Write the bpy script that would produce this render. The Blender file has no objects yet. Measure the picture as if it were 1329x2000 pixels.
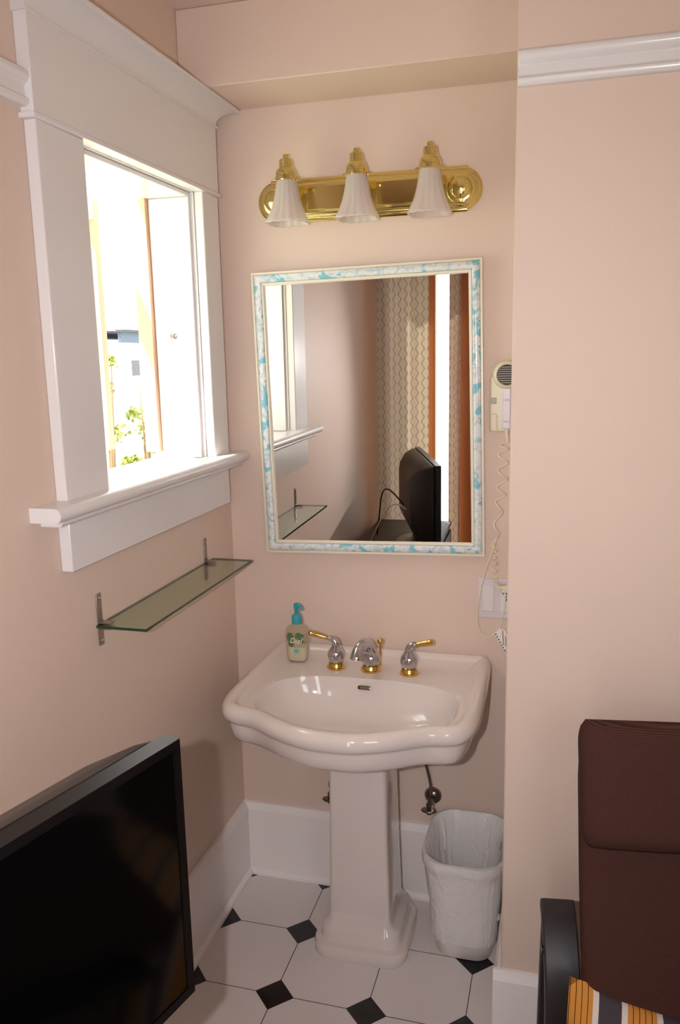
import bpy, bmesh, math, random
from mathutils import Vector, Matrix, noise
random.seed(7)
PI = math.pi
S = bpy.context.scene
COL = S.collection

# ------------------------------------------------------------------ camera
def cam_matrix(yaw, pitch, roll):
    return Matrix.Rotation(yaw, 3, 'Z') @ Matrix.Rotation(pitch, 3, 'X') @ Matrix.Rotation(roll, 3, 'Y')
CAM_P = Vector((0.94608, -2.19203, 1.60309))
CAM_R = cam_matrix(0.273255, -0.188382, 0.020995)
cd = bpy.data.cameras.new('camera'); cam = bpy.data.objects.new('camera', cd); COL.objects.link(cam)
cd.sensor_fit = 'VERTICAL'; cd.sensor_height = 36.0; cd.lens = 1598.86*36/2000; cd.clip_start = .02
cols = (CAM_R.col[0], CAM_R.col[2], -CAM_R.col[1])
m3 = Matrix((cols[0], cols[1], cols[2])).transposed()
cam.matrix_world = Matrix.Translation(CAM_P) @ m3.to_4x4()
S.camera = cam
S.view_settings.view_transform = 'Standard'; S.view_settings.look = 'None'
S.view_settings.gamma = 1; S.view_settings.use_curve_mapping = False
S.view_settings.exposure = 0.0

# ------------------------------------------------------------------ world and lights
W = bpy.data.worlds.new('sky'); S.world = W; W.use_nodes = True
bg = W.node_tree.nodes['Background']; bg.inputs[0].default_value = (0.93, 0.96, 1.0, 1); bg.inputs[1].default_value = 5.2
def light(name, kind, loc, energy, color=(1, 1, 1), **kw):
    d = bpy.data.lights.new(name, kind); d.energy = energy; d.color = color
    for k, v in kw.items(): setattr(d, k, v)
    o = bpy.data.objects.new(name, d); COL.objects.link(o); o.location = loc; return o
sun = light('sun', 'SUN', (3, -6, 8), 14.0, (1, .95, .86), angle=.01)
sun.rotation_euler = Vector((.25, .50, -.83)).to_track_quat('-Z', 'Y').to_euler()
flash = light('camera_flash', 'SPOT', (.847, -2.185, 1.60), 58.0, (1.0, .955, .975), spot_size=math.radians(112), spot_blend=1.0, shadow_soft_size=.009)
flash.rotation_euler = (CAM_R @ Vector((0, 1, 0))).to_track_quat('-Z', 'Y').to_euler()

# ------------------------------------------------------------------ materials
def lin(c):
    return tuple(((v/255)/12.92 if v/255 <= .04045 else ((v/255+.055)/1.055)**2.4) for v in c) + (1,)
MATS = {}
def mat(name, rgb, rough=.5, metal=0, bump=None, spec=None, coat=0, **kw):
    m = bpy.data.materials.new(name); m.use_nodes = True; nt = m.node_tree; b = nt.nodes['Principled BSDF']
    b.inputs['Base Color'].default_value = lin(rgb); b.inputs['Roughness'].default_value = rough; b.inputs['Metallic'].default_value = metal
    if spec is not None: b.inputs['Specular IOR Level'].default_value = spec
    if coat: b.inputs['Coat Weight'].default_value = coat; b.inputs['Coat Roughness'].default_value = .05
    for k, v in kw.items(): b.inputs[k.replace('_', ' ')].default_value = v
    if bump:
        sc, st = bump
        tc = nt.nodes.new('ShaderNodeTexCoord'); nz = nt.nodes.new('ShaderNodeTexNoise'); nz.inputs['Scale'].default_value = sc; nz.inputs['Detail'].default_value = 3
        bp = nt.nodes.new('ShaderNodeBump'); bp.inputs['Strength'].default_value = st; bp.inputs['Distance'].default_value = .002
        nt.links.new(tc.outputs['Object'], nz.inputs['Vector']); nt.links.new(nz.outputs['Fac'], bp.inputs['Height']); nt.links.new(bp.outputs[0], b.inputs['Normal'])
    MATS[name] = m; return m
def nd(nt, t, **kw):
    n = nt.nodes.new(t)
    for k, v in kw.items(): setattr(n, k, v)
    return n
def mth(nt, op, a, b=None, c=None):
    n = nt.nodes.new('ShaderNodeMath'); n.operation = op
    for i, v in enumerate((a, b, c)):
        if v is None: continue
        if isinstance(v, (int, float)): n.inputs[i].default_value = v
        else: nt.links.new(v, n.inputs[i])
    return n.outputs[0]
def mixc(nt, f, a, b):
    n = nt.nodes.new('ShaderNodeMix'); n.data_type = 'RGBA'
    if isinstance(f, (int, float)): n.inputs[0].default_value = f
    else: nt.links.new(f, n.inputs[0])
    for i, v in ((6, a), (7, b)):
        if isinstance(v, tuple): n.inputs[i].default_value = v
        else: nt.links.new(v, n.inputs[i])
    return n.outputs[2]

wall_m = mat('peach_wall_paint', (221, 198, 183), .55, bump=(220, .12), spec=.3)
ceil_m = mat('ceiling_paint', (226, 205, 192), .8)
trim_m = mat('white_gloss_trim', (228, 223, 222), .22, bump=(18, .12))
base_m = mat('white_baseboard_paint', (245, 237, 234), .4, bump=(60, .1))
porc = mat('white_porcelain', (226, 213, 207), .07, spec=.6, coat=.6)
brass = mat('polished_brass', (232, 214, 142), .12, metal=1)
gold = mat('gold_plate', (222, 186, 108), .16, metal=1)
chrome = mat('chrome', (200, 200, 206), .08, metal=1)
dkchrome = mat('tarnished_chrome', (128, 120, 112), .25, metal=1)
brushed = mat('brushed_steel', (170, 160, 152), .3, metal=1)
cream = mat('cream_frame_paint', (228, 218, 198), .35)
mirror_m = mat('mirror_silver', (236, 236, 232), .01, metal=1)
teal = mat('teal_plastic', (48, 158, 172), .3)
lotion = mat('cream_soap', (226, 216, 194), .35, Subsurface_Weight=.2)
plastic_w = mat('white_plastic', (226, 218, 214), .3)
plastic_c = mat('cream_plastic', (220, 208, 178), .35)
plastic_i = mat('ivory_cord', (222, 210, 186), .4)
plastic_lav = mat('pale_grey_plastic', (216, 206, 210), .35)
grey_pad = mat('grey_pad', (168, 160, 144), .5)
darkhole = mat('dark_slot', (58, 40, 34), .6)
black_gl = mat('black_gloss_plastic', (10, 9, 9), .18)
black_screen = mat('black_screen', (4, 4, 4), .09, spec=.35)
black_mt = mat('black_matte_plastic', (7, 6, 7), .34, spec=.35)
darkwood = mat('black_brown_wood', (42, 36, 38), .42, bump=(90, .1))
binpl = mat('bin_white_plastic', (238, 232, 226), .3)
orange_wood = mat('orange_wood', (176, 102, 52), .45, bump=(30, .1))
peach_wood = mat('bare_pine', (214, 170, 140), .6, bump=(40, .2))
white_wd = mat('white_exterior_paint', (240, 238, 228), .5)
leaf_m = mat('yellow_green_leaves', (112, 118, 40), .5)
stem_m = mat('brown_stem', (110, 86, 60), .7)
lawn_m = mat('lawn', (196, 206, 170), .9)
house_m = mat('white_siding', (225, 225, 222), .7)
house_b = mat('blue_grey_siding', (70, 78, 96), .7)
roof_m = mat('dark_roof', (62, 58, 66), .8)
winpane = mat('dark_house_window', (48, 34, 40), .2)
txt_w = mat('white_print', (236, 236, 226), .4)
txt_g = mat('dark_green_print', (78, 112, 70), .4)
txt_t = mat('teal_print', (110, 176, 170), .4)
txt_grey = mat('grey_print', (150, 146, 150), .4)
txt_dark = mat('dark_grey_print', (92, 76, 82), .4)
red_print = mat('red_print', (176, 96, 92), .5)
cable_b = mat('black_cable', (14, 12, 12), .4)
chest_m = mat('dark_chest_wood', (58, 38, 28), .5)

def fabric(name, c1, c2, scale=700, rough=.95):
    m = mat(name, c1, rough, spec=.1, Sheen_Weight=0); nt = m.node_tree; b = nt.nodes['Principled BSDF']
    tc = nd(nt, 'ShaderNodeTexCoord'); w = nd(nt, 'ShaderNodeTexWave'); w.bands_direction = 'Z'; w.inputs['Scale'].default_value = scale/6.0; w.inputs['Distortion'].default_value = 1.0
    nz = nd(nt, 'ShaderNodeTexNoise'); nz.inputs['Scale'].default_value = scale
    nt.links.new(tc.outputs['Object'], w.inputs['Vector']); nt.links.new(tc.outputs['Object'], nz.inputs['Vector'])
    f = mth(nt, 'MULTIPLY', w.outputs['Fac'], nz.outputs['Fac'])
    nt.links.new(mixc(nt, f, lin(c1), lin(c2)), b.inputs['Base Color'])
    bp = nd(nt, 'ShaderNodeBump'); bp.inputs['Strength'].default_value = .3; bp.inputs['Distance'].default_value = .001
    nt.links.new(f, bp.inputs['Height']); nt.links.new(bp.outputs[0], b.inputs['Normal'])
    return m
brown_fab = fabric('brown_woven_fabric', (58, 35, 30), (100, 66, 58))

def floor_material():
    m = mat('octagon_and_dot_tile', (205, 200, 192), .16, spec=.5); nt = m.node_tree; b = nt.nodes['Principled BSDF']
    tc = nd(nt, 'ShaderNodeTexCoord'); sp = nd(nt, 'ShaderNodeSeparateXYZ'); nt.links.new(tc.outputs['Object'], sp.inputs[0])
    p, h = .2413, .0506
    def wrap(o, t0):
        a = mth(nt, 'SUBTRACT', o, t0); a = mth(nt, 'DIVIDE', a, p); a = mth(nt, 'ADD', a, .5)
        a = mth(nt, 'FRACT', a); a = mth(nt, 'SUBTRACT', a, .5); a = mth(nt, 'ABSOLUTE', a); return mth(nt, 'MULTIPLY', a, p)
    u = wrap(sp.outputs[0], .2655); v = wrap(sp.outputs[1], -.2411)
    s = mth(nt, 'ADD', u, v)
    dot = mth(nt, 'LESS_THAN', s, h)
    g1 = mth(nt, 'LESS_THAN', mth(nt, 'MINIMUM', u, v), .0011)
    g2 = mth(nt, 'LESS_THAN', mth(nt, 'ABSOLUTE', mth(nt, 'SUBTRACT', s, h)), .0016)
    g = mth(nt, 'MAXIMUM', g1, g2)
    nz = nd(nt, 'ShaderNodeTexNoise'); nz.inputs['Scale'].default_value = 6; nt.links.new(tc.outputs['Object'], nz.inputs['Vector'])
    tile = mixc(nt, nz.outputs['Fac'], lin((222, 212, 209)), lin((233, 223, 220)))
    c = mixc(nt, g, tile, lin((58, 46, 40)))
    c = mixc(nt, dot, c, lin((20, 19, 22)))
    nt.links.new(c, b.inputs['Base Color'])
    bp = nd(nt, 'ShaderNodeBump'); bp.inputs['Strength'].default_value = .4; bp.inputs['Distance'].default_value = .001; bp.invert = True
    nt.links.new(g, bp.inputs['Height']); nt.links.new(bp.outputs[0], b.inputs['Normal'])
    return m
floor_m = floor_material()

def band_material():
    m = mat('turquoise_sponged_paint', (222, 224, 222), .22); nt = m.node_tree; b = nt.nodes['Principled BSDF']
    tc = nd(nt, 'ShaderNodeTexCoord')
    n1 = nd(nt, 'ShaderNodeTexNoise'); n1.inputs['Scale'].default_value = 26; n1.inputs['Detail'].default_value = 3; n1.inputs['Roughness'].default_value = .55; n1.inputs['Distortion'].default_value = 1.2
    n2 = nd(nt, 'ShaderNodeTexNoise'); n2.inputs['Scale'].default_value = 60; n2.inputs['Detail'].default_value = 4; n2.inputs['Distortion'].default_value = 1.0
    for n in (n1, n2): nt.links.new(tc.outputs['Object'], n.inputs['Vector'])
    r1 = nd(nt, 'ShaderNodeMapRange'); r1.inputs[1].default_value = .54; r1.inputs[2].default_value = .60; nt.links.new(n1.outputs['Fac'], r1.inputs[0])
    r2 = nd(nt, 'ShaderNodeMapRange'); r2.inputs[1].default_value = .5; r2.inputs[2].default_value = .62; nt.links.new(n2.outputs['Fac'], r2.inputs[0])
    c = mixc(nt, r2.outputs[0], lin((226, 226, 222)), lin((190, 206, 212)))
    c = mixc(nt, mth(nt, 'MULTIPLY', r1.outputs[0], .95), c, lin((122, 190, 206)))
    nt.links.new(c, b.inputs['Base Color']); return m
band_m = band_material()

def see_through(name, tint, gloss_rough=.02, base_mix=.0, diff=(255, 255, 255)):
    """thin clear material: tinted see-through surface with a Fresnel sheen"""
    m = bpy.data.materials.new(name); m.use_nodes = True; nt = m.node_tree; nt.nodes.clear()
    out = nd(nt, 'ShaderNodeOutputMaterial'); tr = nd(nt, 'ShaderNodeBsdfTransparent'); tr.inputs[0].default_value = tint
    gl = nd(nt, 'ShaderNodeBsdfGlossy'); gl.inputs['Roughness'].default_value = gloss_rough
    fr = nd(nt, 'ShaderNodeFresnel'); fr.inputs[0].default_value = 1.45
    geo = nd(nt, 'ShaderNodeNewGeometry'); front = mth(nt, 'SUBTRACT', 1.0, geo.outputs['Backfacing'])
    mx = nd(nt, 'ShaderNodeMixShader'); nt.links.new(mth(nt, 'MULTIPLY', fr.outputs[0], front), mx.inputs[0])
    src = tr.outputs[0]
    if base_mix:
        df = nd(nt, 'ShaderNodeBsdfDiffuse'); df.inputs[0].default_value = lin(diff); tl = nd(nt, 'ShaderNodeBsdfTranslucent'); tl.inputs[0].default_value = lin(diff)
        m1 = nd(nt, 'ShaderNodeMixShader'); m1.inputs[0].default_value = .5; nt.links.new(df.outputs[0], m1.inputs[1]); nt.links.new(tl.outputs[0], m1.inputs[2])
        m2 = nd(nt, 'ShaderNodeMixShader'); m2.inputs[0].default_value = base_mix; nt.links.new(tr.outputs[0], m2.inputs[1]); nt.links.new(m1.outputs[0], m2.inputs[2]); src = m2.outputs[0]
    nt.links.new(src, mx.inputs[1]); nt.links.new(gl.outputs[0], mx.inputs[2]); nt.links.new(mx.outputs[0], out.inputs[0])
    return m
pane_m = see_through('clear_window_glass', (.96, .98, .97, 1))
shelf_glass = see_through('clear_shelf_glass', (.84, .90, .83, 1))
bottle_m = see_through('clear_bottle_plastic', (.93, .93, .88, 1), .06, .22, (214, 206, 180))
frost = see_through('frosted_ribbed_glass', (.95, .95, .95, 1), .3, .90, (238, 228, 222))
liner_m = mat('crinkled_white_bag_film', (246, 242, 240), .24, spec=.6, Alpha=.82)
def crinkle(m):
    nt = m.node_tree; b = nt.nodes['Principled BSDF']; tc = nd(nt, 'ShaderNodeTexCoord'); n1 = nd(nt, 'ShaderNodeTexNoise'); n1.inputs['Scale'].default_value = 17; n1.inputs['Detail'].default_value = 5; n1.inputs['Distortion'].default_value = 2.2
    mp = nd(nt, 'ShaderNodeMapping'); mp.inputs['Scale'].default_value = (1.6, 1.6, .8)
    bp = nd(nt, 'ShaderNodeBump'); bp.inputs['Strength'].default_value = .6; bp.inputs['Distance'].default_value = .010
    nt.links.new(tc.outputs['Object'], mp.inputs[0]); nt.links.new(mp.outputs[0], n1.inputs['Vector']); nt.links.new(n1.outputs['Fac'], bp.inputs['Height']); nt.links.new(bp.outputs[0], b.inputs['Normal'])
crinkle(liner_m)
green_edge = mat('green_glass_edge', (22, 62, 44), .1, spec=.6)

def curtain_material(name, ground, line, trans):
    m = bpy.data.materials.new(name); m.use_nodes = True; nt = m.node_tree; nt.nodes.clear()
    out = nd(nt, 'ShaderNodeOutputMaterial'); tc = nd(nt, 'ShaderNodeUVMap'); sp = nd(nt, 'ShaderNodeSeparateXYZ'); nt.links.new(tc.outputs[0], sp.inputs[0])
    P, A, T = .036, .0080, .054
    sn = mth(nt, 'MULTIPLY', mth(nt, 'SINE', mth(nt, 'MULTIPLY', sp.outputs[1], 2*PI/T)), A)
    def fam(x, off):
        a = mth(nt, 'DIVIDE', mth(nt, 'ADD', x, off), 2*P); a = mth(nt, 'ADD', a, .5); a = mth(nt, 'FRACT', a); a = mth(nt, 'SUBTRACT', a, .5)
        return mth(nt, 'MULTIPLY', mth(nt, 'ABSOLUTE', a), 2*P)
    d = mth(nt, 'MINIMUM', fam(mth(nt, 'SUBTRACT', sp.outputs[0], sn), 0), fam(mth(nt, 'ADD', sp.outputs[0], sn), P))
    k = mth(nt, 'LESS_THAN', d, .0017)
    c = mixc(nt, k, lin(ground), lin(line))
    df = nd(nt, 'ShaderNodeBsdfDiffuse'); tl = nd(nt, 'ShaderNodeBsdfTranslucent'); mx = nd(nt, 'ShaderNodeMixShader'); mx.inputs[0].default_value = trans
    nt.links.new(c, df.inputs[0]); nt.links.new(c, tl.inputs[0]); nt.links.new(df.outputs[0], mx.inputs[1]); nt.links.new(tl.outputs[0], mx.inputs[2]); nt.links.new(mx.outputs[0], out.inputs[0])
    return m
curt_a = curtain_material('grey_ogee_curtain_cloth', (228, 219, 208), (150, 134, 122), .42)
curt_b = curtain_material('thin_ogee_curtain_cloth', (226, 210, 200), (160, 138, 124), .35)

def stripe_material():
    m = mat('striped_cushion_cloth', (200, 200, 200), .9, spec=.1); nt = m.node_tree; b = nt.nodes['Principled BSDF']
    tc = nd(nt, 'ShaderNodeUVMap'); sp = nd(nt, 'ShaderNodeSeparateXYZ'); nt.links.new(tc.outputs[0], sp.inputs[0])
    cr = nd(nt, 'ShaderNodeValToRGB'); cr.color_ramp.interpolation = 'CONSTANT'
    u = mth(nt, 'FRACT', mth(nt, 'DIVIDE', sp.outputs[0], .105)); nt.links.new(u, cr.inputs[0])
    O, K, Wt, G = (204, 138, 64), (52, 30, 16), (216, 204, 196), (72, 66, 70)
    stops = []
    x = 0.0
    for wdt, c in ((.075, O), (.012, K), (.085, O), (.012, K), (.085, O), (.012, K), (.085, O), (.012, K), (.075, O), (.09, Wt), (.36, G), (.097, Wt)):
        stops.append((x, c)); x += wdt
    el = cr.color_ramp.elements
    el[0].position = 0; el[0].color = lin(stops[0][1]); el[1].position = stops[1][0]; el[1].color = lin(stops[1][1])
    for px, c in stops[2:]:
        e = el.new(px); e.color = lin(c)
    nt.links.new(cr.outputs[0], b.inputs['Base Color']); return m
stripe_m = stripe_material()

# ------------------------------------------------------------------ mesh helpers: a geo is (verts, faces)
def box(x0, x1, y0, y1, z0, z1):
    v = [(x, y, z) for x in (x0, x1) for y in (y0, y1) for z in (z0, z1)]
    return v, [(0, 1, 3, 2), (4, 6, 7, 5), (0, 4, 5, 1), (2, 3, 7, 6), (0, 2, 6, 4), (1, 5, 7, 3)]
def loft(rings, cap0=True, cap1=True, closed=True):
    n = len(rings[0]); v = [tuple(p) for r in rings for p in r]; f = []
    for i in range(len(rings)-1):
        for j in range(n if closed else n-1):
            k = (j+1) % n; f.append((i*n+j, i*n+k, (i+1)*n+k, (i+1)*n+j))
    if cap0: f.append(tuple(range(n-1, -1, -1)))
    if cap1: f.append(tuple(range((len(rings)-1)*n, len(rings)*n)))
    return v, f
def lathe(prof, n=32, loc=(0, 0, 0), axis='Z', cap=True):
    rings = []
    for r, z in prof:
        ring = []
        for k in range(n):
            a = 2*PI*k/n; c, s = r*math.cos(a), r*math.sin(a)
            p = {'Z': (c, s, z), 'Y': (c, z, s), 'X': (z, c, s)}[axis]
            ring.append((p[0]+loc[0], p[1]+loc[1], p[2]+loc[2]))
        rings.append(ring)
    return loft(rings, cap, cap)
def sweep(path, rad, n=10, cap=True, closed=False):
    P = [Vector(p) for p in path]; rings = []; up = None
    for i, p in enumerate(P):
        t = (P[min(i+1, len(P)-1)]-P[max(i-1, 0)]).normalized()
        if up is None:
            up = Vector((0, 0, 1)) if abs(t.z) < .9 else Vector((1, 0, 0))
        up = (up-t*up.dot(t)).normalized(); s = t.cross(up)
        r = rad[i] if isinstance(rad, (list, tuple)) else rad
        ra, rb = r if isinstance(r, tuple) else (r, r)
        rings.append([p+s*math.cos(2*PI*k/n)*ra+up*math.sin(2*PI*k/n)*rb for k in range(n)])
    return loft(rings, cap, cap)
def smooth_path(pts, m=8):
    P = [Vector(p) for p in pts]; P = [P[0]*2-P[1]]+P+[P[-1]*2-P[-2]]; out = []
    for i in range(1, len(P)-2):
        for k in range(m):
            t = k/m; a, b, c, d = P[i-1:i+3]
            out.append(.5*((2*b)+(c-a)*t+(2*a-5*b+4*c-d)*t*t+(3*b-a-3*c+d)*t**3))
    out.append(P[-2]); return out
def prism(poly, a0, a1, axis='Y'):
    def pt(u, v, a): return {'Y': (u, a, v), 'X': (a, u, v), 'Z': (u, v, a)}[axis]
    return loft([[pt(u, v, a0) for u, v in poly], [pt(u, v, a1) for u, v in poly]])
def tr(g, M): return [tuple(M @ Vector(p)) for p in g[0]], g[1]
def off(g, d): return [(p[0]+d[0], p[1]+d[1], p[2]+d[2]) for p in g[0]], g[1]
def mk(name, geos, m, parent=None, smooth=False, bevel=0, seg=2, loc=None, uv=None):
    if isinstance(geos, tuple): geos = [geos]
    me = bpy.data.meshes.new(name); V = []; F = []
    for v, f in geos:
        b = len(V); V += list(v); F += [tuple(i+b for i in q) for q in f]
    if loc: V = [(p[0]-loc[0], p[1]-loc[1], p[2]-loc[2]) for p in V]
    me.from_pydata([tuple(p) for p in V], [], F)
    bm = bmesh.new(); bm.from_mesh(me); bmesh.ops.recalc_face_normals(bm, faces=bm.faces); bm.to_mesh(me); bm.free()
    me.materials.append(m)
    if smooth:
        for p in me.polygons: p.use_smooth = True
        try: me.set_sharp_from_angle(angle=math.radians(smooth if smooth > 1 else 40))
        except Exception: pass
    o = bpy.data.objects.new(name, me); COL.objects.link(o)
    if loc: o.location = loc
    if parent:
        o.parent = parent
        if not loc: o.location = -Vector(parent.location)
        else: o.location = Vector(loc)-Vector(parent.location)
    if bevel:
        b = o.modifiers.new('bevel', 'BEVEL'); b.width = bevel; b.segments = seg; b.limit_method = 'ANGLE'; b.angle_limit = math.radians(35)
        for p in me.polygons: p.use_smooth = True
        try: me.set_sharp_from_angle(angle=math.radians(50))
        except Exception: pass
        b.harden_normals = False
    return o
def thing(name, loc, label, cat, group=None):
    o = bpy.data.objects.new(name, None); COL.objects.link(o); o.location = loc; o.empty_display_size = .05
    o['label'] = label; o['category'] = cat
    if group: o['group'] = group
    return o
def tag(o, label, cat, group=None, kind=None):
    o['label'] = label; o['category'] = cat
    if group: o['group'] = group
    if kind: o['kind'] = kind
    return o
def struct(o, label=None):
    o['kind'] = 'structure'
    if label: o['label'] = label
    return o
def s_empty(name, loc, label=None):
    o = bpy.data.objects.new(name, None); COL.objects.link(o); o.location = loc; o['kind'] = 'structure'
    if label: o['label'] = label
    return o
def text_geo(s, size, shear=0, extr=.0002):
    c = bpy.data.curves.new('t', 'FONT'); c.body = s; c.size = size; c.shear = shear; c.extrude = extr; c.align_x = 'CENTER'; c.align_y = 'CENTER'
    o = bpy.data.objects.new('t', c); COL.objects.link(o); dg = bpy.context.evaluated_depsgraph_get()
    me = bpy.data.meshes.new_from_object(o.evaluated_get(dg)); g = ([tuple(v.co) for v in me.vertices], [tuple(p.vertices) for p in me.polygons])
    bpy.data.objects.remove(o); bpy.data.curves.remove(c); bpy.data.meshes.remove(me); return g
UP = Matrix.Rotation(PI/2, 4, 'X')     # text plane XY -> XZ, facing -y
def rrect(cx, cy, w, d, r, z, n=6, pw=None):
    out = []
    for sx, sy, a0 in ((1, 1, 0), (-1, 1, PI/2), (-1, -1, PI), (1, -1, 1.5*PI)):
        for k in range(n+1):
            a = a0+PI/2*k/n
            out.append((cx+sx*(w/2-r)+r*math.cos(a), cy+sy*(d/2-r)+r*math.sin(a), z))
    return out

# ------------------------------------------------------------------ room shell
CE, XR, YR, YB, XE = 2.432, .8367, -.5365, -2.56, 2.9
WB, WT, WY0, WY1 = 1.335, 2.03, -.690, -.149            # window opening
struct(mk('floor', box(-.16, XE+.1, YB-.1, .1, -.05, 0), floor_m))
struct(mk('ceiling', box(-.16, XE+.1, YB-.1, .1, CE, CE+.08), ceil_m))
struct(mk('wall_back', box(-.16, XE+.1, 0, .1, 0, CE), wall_m))
struct(mk('wall_left', [box(-.15, 0, YB, WY0-.02, 0, CE), box(-.15, 0, WY1+.02, 0, 0, CE), box(-.15, 0, WY0-.02, WY1+.02, 0, WB-.03), box(-.15, 0, WY0-.02, WY1+.02, WT+.02, CE)], wall_m))
struct(mk('wall_right', box(XR, XE, YR, 0, 0, CE), wall_m, bevel=.004))
struct(mk('wall_side', box(XE, XE+.1, YB, 0, 0, CE), wall_m))
struct(mk('wall_upper', box(0, XR, -.203, 0, 2.252, CE), wall_m, bevel=.003), 'boxed-out upper part of the back wall')
R0, R1, RZ0, RZ1 = .02, .86, .30, 2.14                 # rear window opening
struct(mk('wall_rear', [box(-.15, R0, YB-.12, YB, 0, CE), box(R1, 1.35, YB-.12, YB, 0, CE), box(1.95, XE, YB-.12, YB, 0, CE), box(1.35, 1.95, YB-.12, YB, 0, 1.2), box(1.35, 1.95, YB-.12, YB, 2.12, CE), box(R0, R1, YB-.12, YB, 0, RZ0), box(R0, R1, YB-.12, YB, RZ1, CE)], wall_m))

# baseboards
BT = .238
def base_prof(t=.02): return [(0, 0), (t+.012, 0), (t+.011, .008), (t+.004, .016), (t, .018), (t, BT-.022), (t-.004, BT-.012), (t-.008, BT), (0, BT)]
p = base_prof(.018)
struct(mk('baseboard_back', prism([(-u, v) for u, v in p], .0, XR-.0, 'X'), base_m))
struct(mk('baseboard_left', prism(p, -2.56, -.016, 'Y'), base_m))
pr = base_prof(.016)
struct(mk('baseboard_right', [prism([(YR-u, v) for u, v in pr], XR-.016, XE, 'X'), prism([(XR-u, v) for u, v in pr], YR+.0, -.02, 'Y')], base_m))

# picture rails
def rail_prof(h=.062, d=.026):
    return [(0, 0), (d*.55, 0), (d*.75, .004), (d*.8, .011), (d*.5, .017), (d*.48, h*.56), (d*.8, h*.66), (d*.95, h*.78), (d*.9, h*.9), (d*.6, h), (0, h)]
rp = rail_prof()
struct(mk('trim_1', prism([(u, v+2.044) for u, v in rp], -2.55, -.846, 'Y'), trim_m), 'white picture rail left of the window')
o = struct(mk('trim_2', prism([(YR-u, v+2.079) for u, v in rp], XR+.003, XE, 'X'), trim_m, bevel=.002), 'white ridged picture rail on the right wall')

# ------------------------------------------------------------------ window 1
w1 = s_empty('window_1', (0, -.42, WB), 'white cased window standing open to the garden')
CX = .025
mk('casing', box(0, CX, -.843, WY0, WB+.002, WT-.004), trim_m, w1, bevel=.003)
mk('casing', box(0, CX, WY1, -.052, WB+.002, WT-.004), trim_m, w1, bevel=.003)
mk('head_casing', box(0, CX+.002, -.848, -.050, WT+.004, 2.215), trim_m, w1, bevel=.002)
mk('fillet', box(0, CX+.008, -.856, -.045, WT-.005, WT+.005), trim_m, w1, bevel=.002)
def crown(y0, y1, h0=2.198, h1=2.2505, d0=.027, d1=.075):
    pts = []
    for k in range(9):
        t = k/8*PI/2
        pts.append((d0+(d1-d0)*(1-math.cos(t)), h0+.006+(h1-h0-.014)*math.sin(t)))
    return [(0, h0), (d0+.004, h0), (d0+.004, h0+.006)]+pts+[(d1+.004, h1-.008), (d1+.004, h1), (0, h1)]
rings = []
for y, e in ((-.905, 0), (-.0005, 0)):
    rings.append([(u, y, v) for u, v in crown(0, 0)])
# mitred ends: pull each profile point in by its own projection
prof = crown(0, 0)
rings = [[(u, -.852-max(0, u-.029), v) for u, v in prof], [(u, -.046+min(.0455, max(0, u-.029)), v) for u, v in prof]]
mk('cornice', loft(rings), trim_m, w1, bevel=.0008)
def nose(y0, y1, x, z1, th):
    pts = [(-.005, z1-th), (x-th/2, z1-th)]
    for k in range(1, 9):
        a = -PI/2+PI*k/9; pts.append((x-th/2+th/2*math.cos(a), z1-th/2+th/2*math.sin(a)))
    pts += [(x-th/2, z1), (-.005, z1)]
    return prism(pts, y0, y1, 'Y')
mk('sill', [nose(-.926, -.001, .066, WB+.006, .028), nose(-.895, -.012, .046, WB-.021, .014), box(-.15, -.004, WY0-.015, WY1+.015, WB-.026, WB+.004)], trim_m, w1, smooth=50)
mk('apron', box(0, CX, -.843, -.060, 1.199, WB-.034), trim_m, w1, bevel=.002)
# jamb lining with an inner stop
mk('jamb', [box(-.150, -.0005, WY0-.018, WY0+.002, WB+.003, WT), box(-.150, -.0005, WY1-.002, WY1+.018, WB+.003, WT), box(-.150, -.0005, WY0-.018, WY1+.018, WT-.006, WT+.015)], trim_m, w1)
mk('window_stop', [box(-.125, -.010, WY1-.013, WY1-.0025, WB+.005, WT-.017), box(-.125, -.010, WY0+.0025, WY0+.013, WB+.005, WT-.017), box(-.125, -.010, WY0+.0025, WY1-.0025, WT-.0165, WT-.0065)], trim_m, w1, bevel=.0015)
mk('frame_post', box(-.168, -.126, WY1-.028, WY1-.0025, WB+.02, WT-.015), peach_wood, w1, bevel=.002)
# open casement sash, hinged at the near jamb and pushed a little way out
sh = Vector((-.168, -.683, 0)); sf = Vector((-.272, -.195, 0)); sd = (sf-sh).normalized(); sl = (sf-sh).length
SM = Matrix.Translation(sh) @ Matrix.Rotation(math.atan2(sd.y, sd.x), 4, 'Z')
sash = mk('sash', [tr(box(0, .045, -.018, .018, WB+.03, WT-.02), SM), tr(box(.045, sl-.04, -.018, .018, WB+.03, WB+.10), SM), tr(box(.045, sl-.04, -.018, .018, WT-.07, WT-.02), SM)], white_wd, w1, bevel=.002)
def sub(o_parent, *a, **k):
    """a sub-part: its mesh is in room coordinates like its part's, so it shares the part's origin"""
    o = mk(*a, **k); o.parent = o_parent; o.location = (0, 0, 0); return o
sub(sash, 'sash_stile', tr(box(sl-.04, sl, -.018, .018, WB+.03, WT-.02), SM), peach_wood)
sub(sash, 'window_pane', tr(box(.045, sl-.04, -.002, .002, WB+.10, WT-.07), SM), pane_m)
for z_ in (1.42, 1.97): sub(sash, 'hinge', tr(box(-.03, .05, -.024, -.018, z_, z_+.015), SM), brushed)
lg_ = lathe([(.009, 0), (.009, .004), (.004, .006), (.004, .016), (.0075, .018), (.0075, .024), (.002, .026)], 16, (-.072, 0, 1.665), 'Y')
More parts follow.
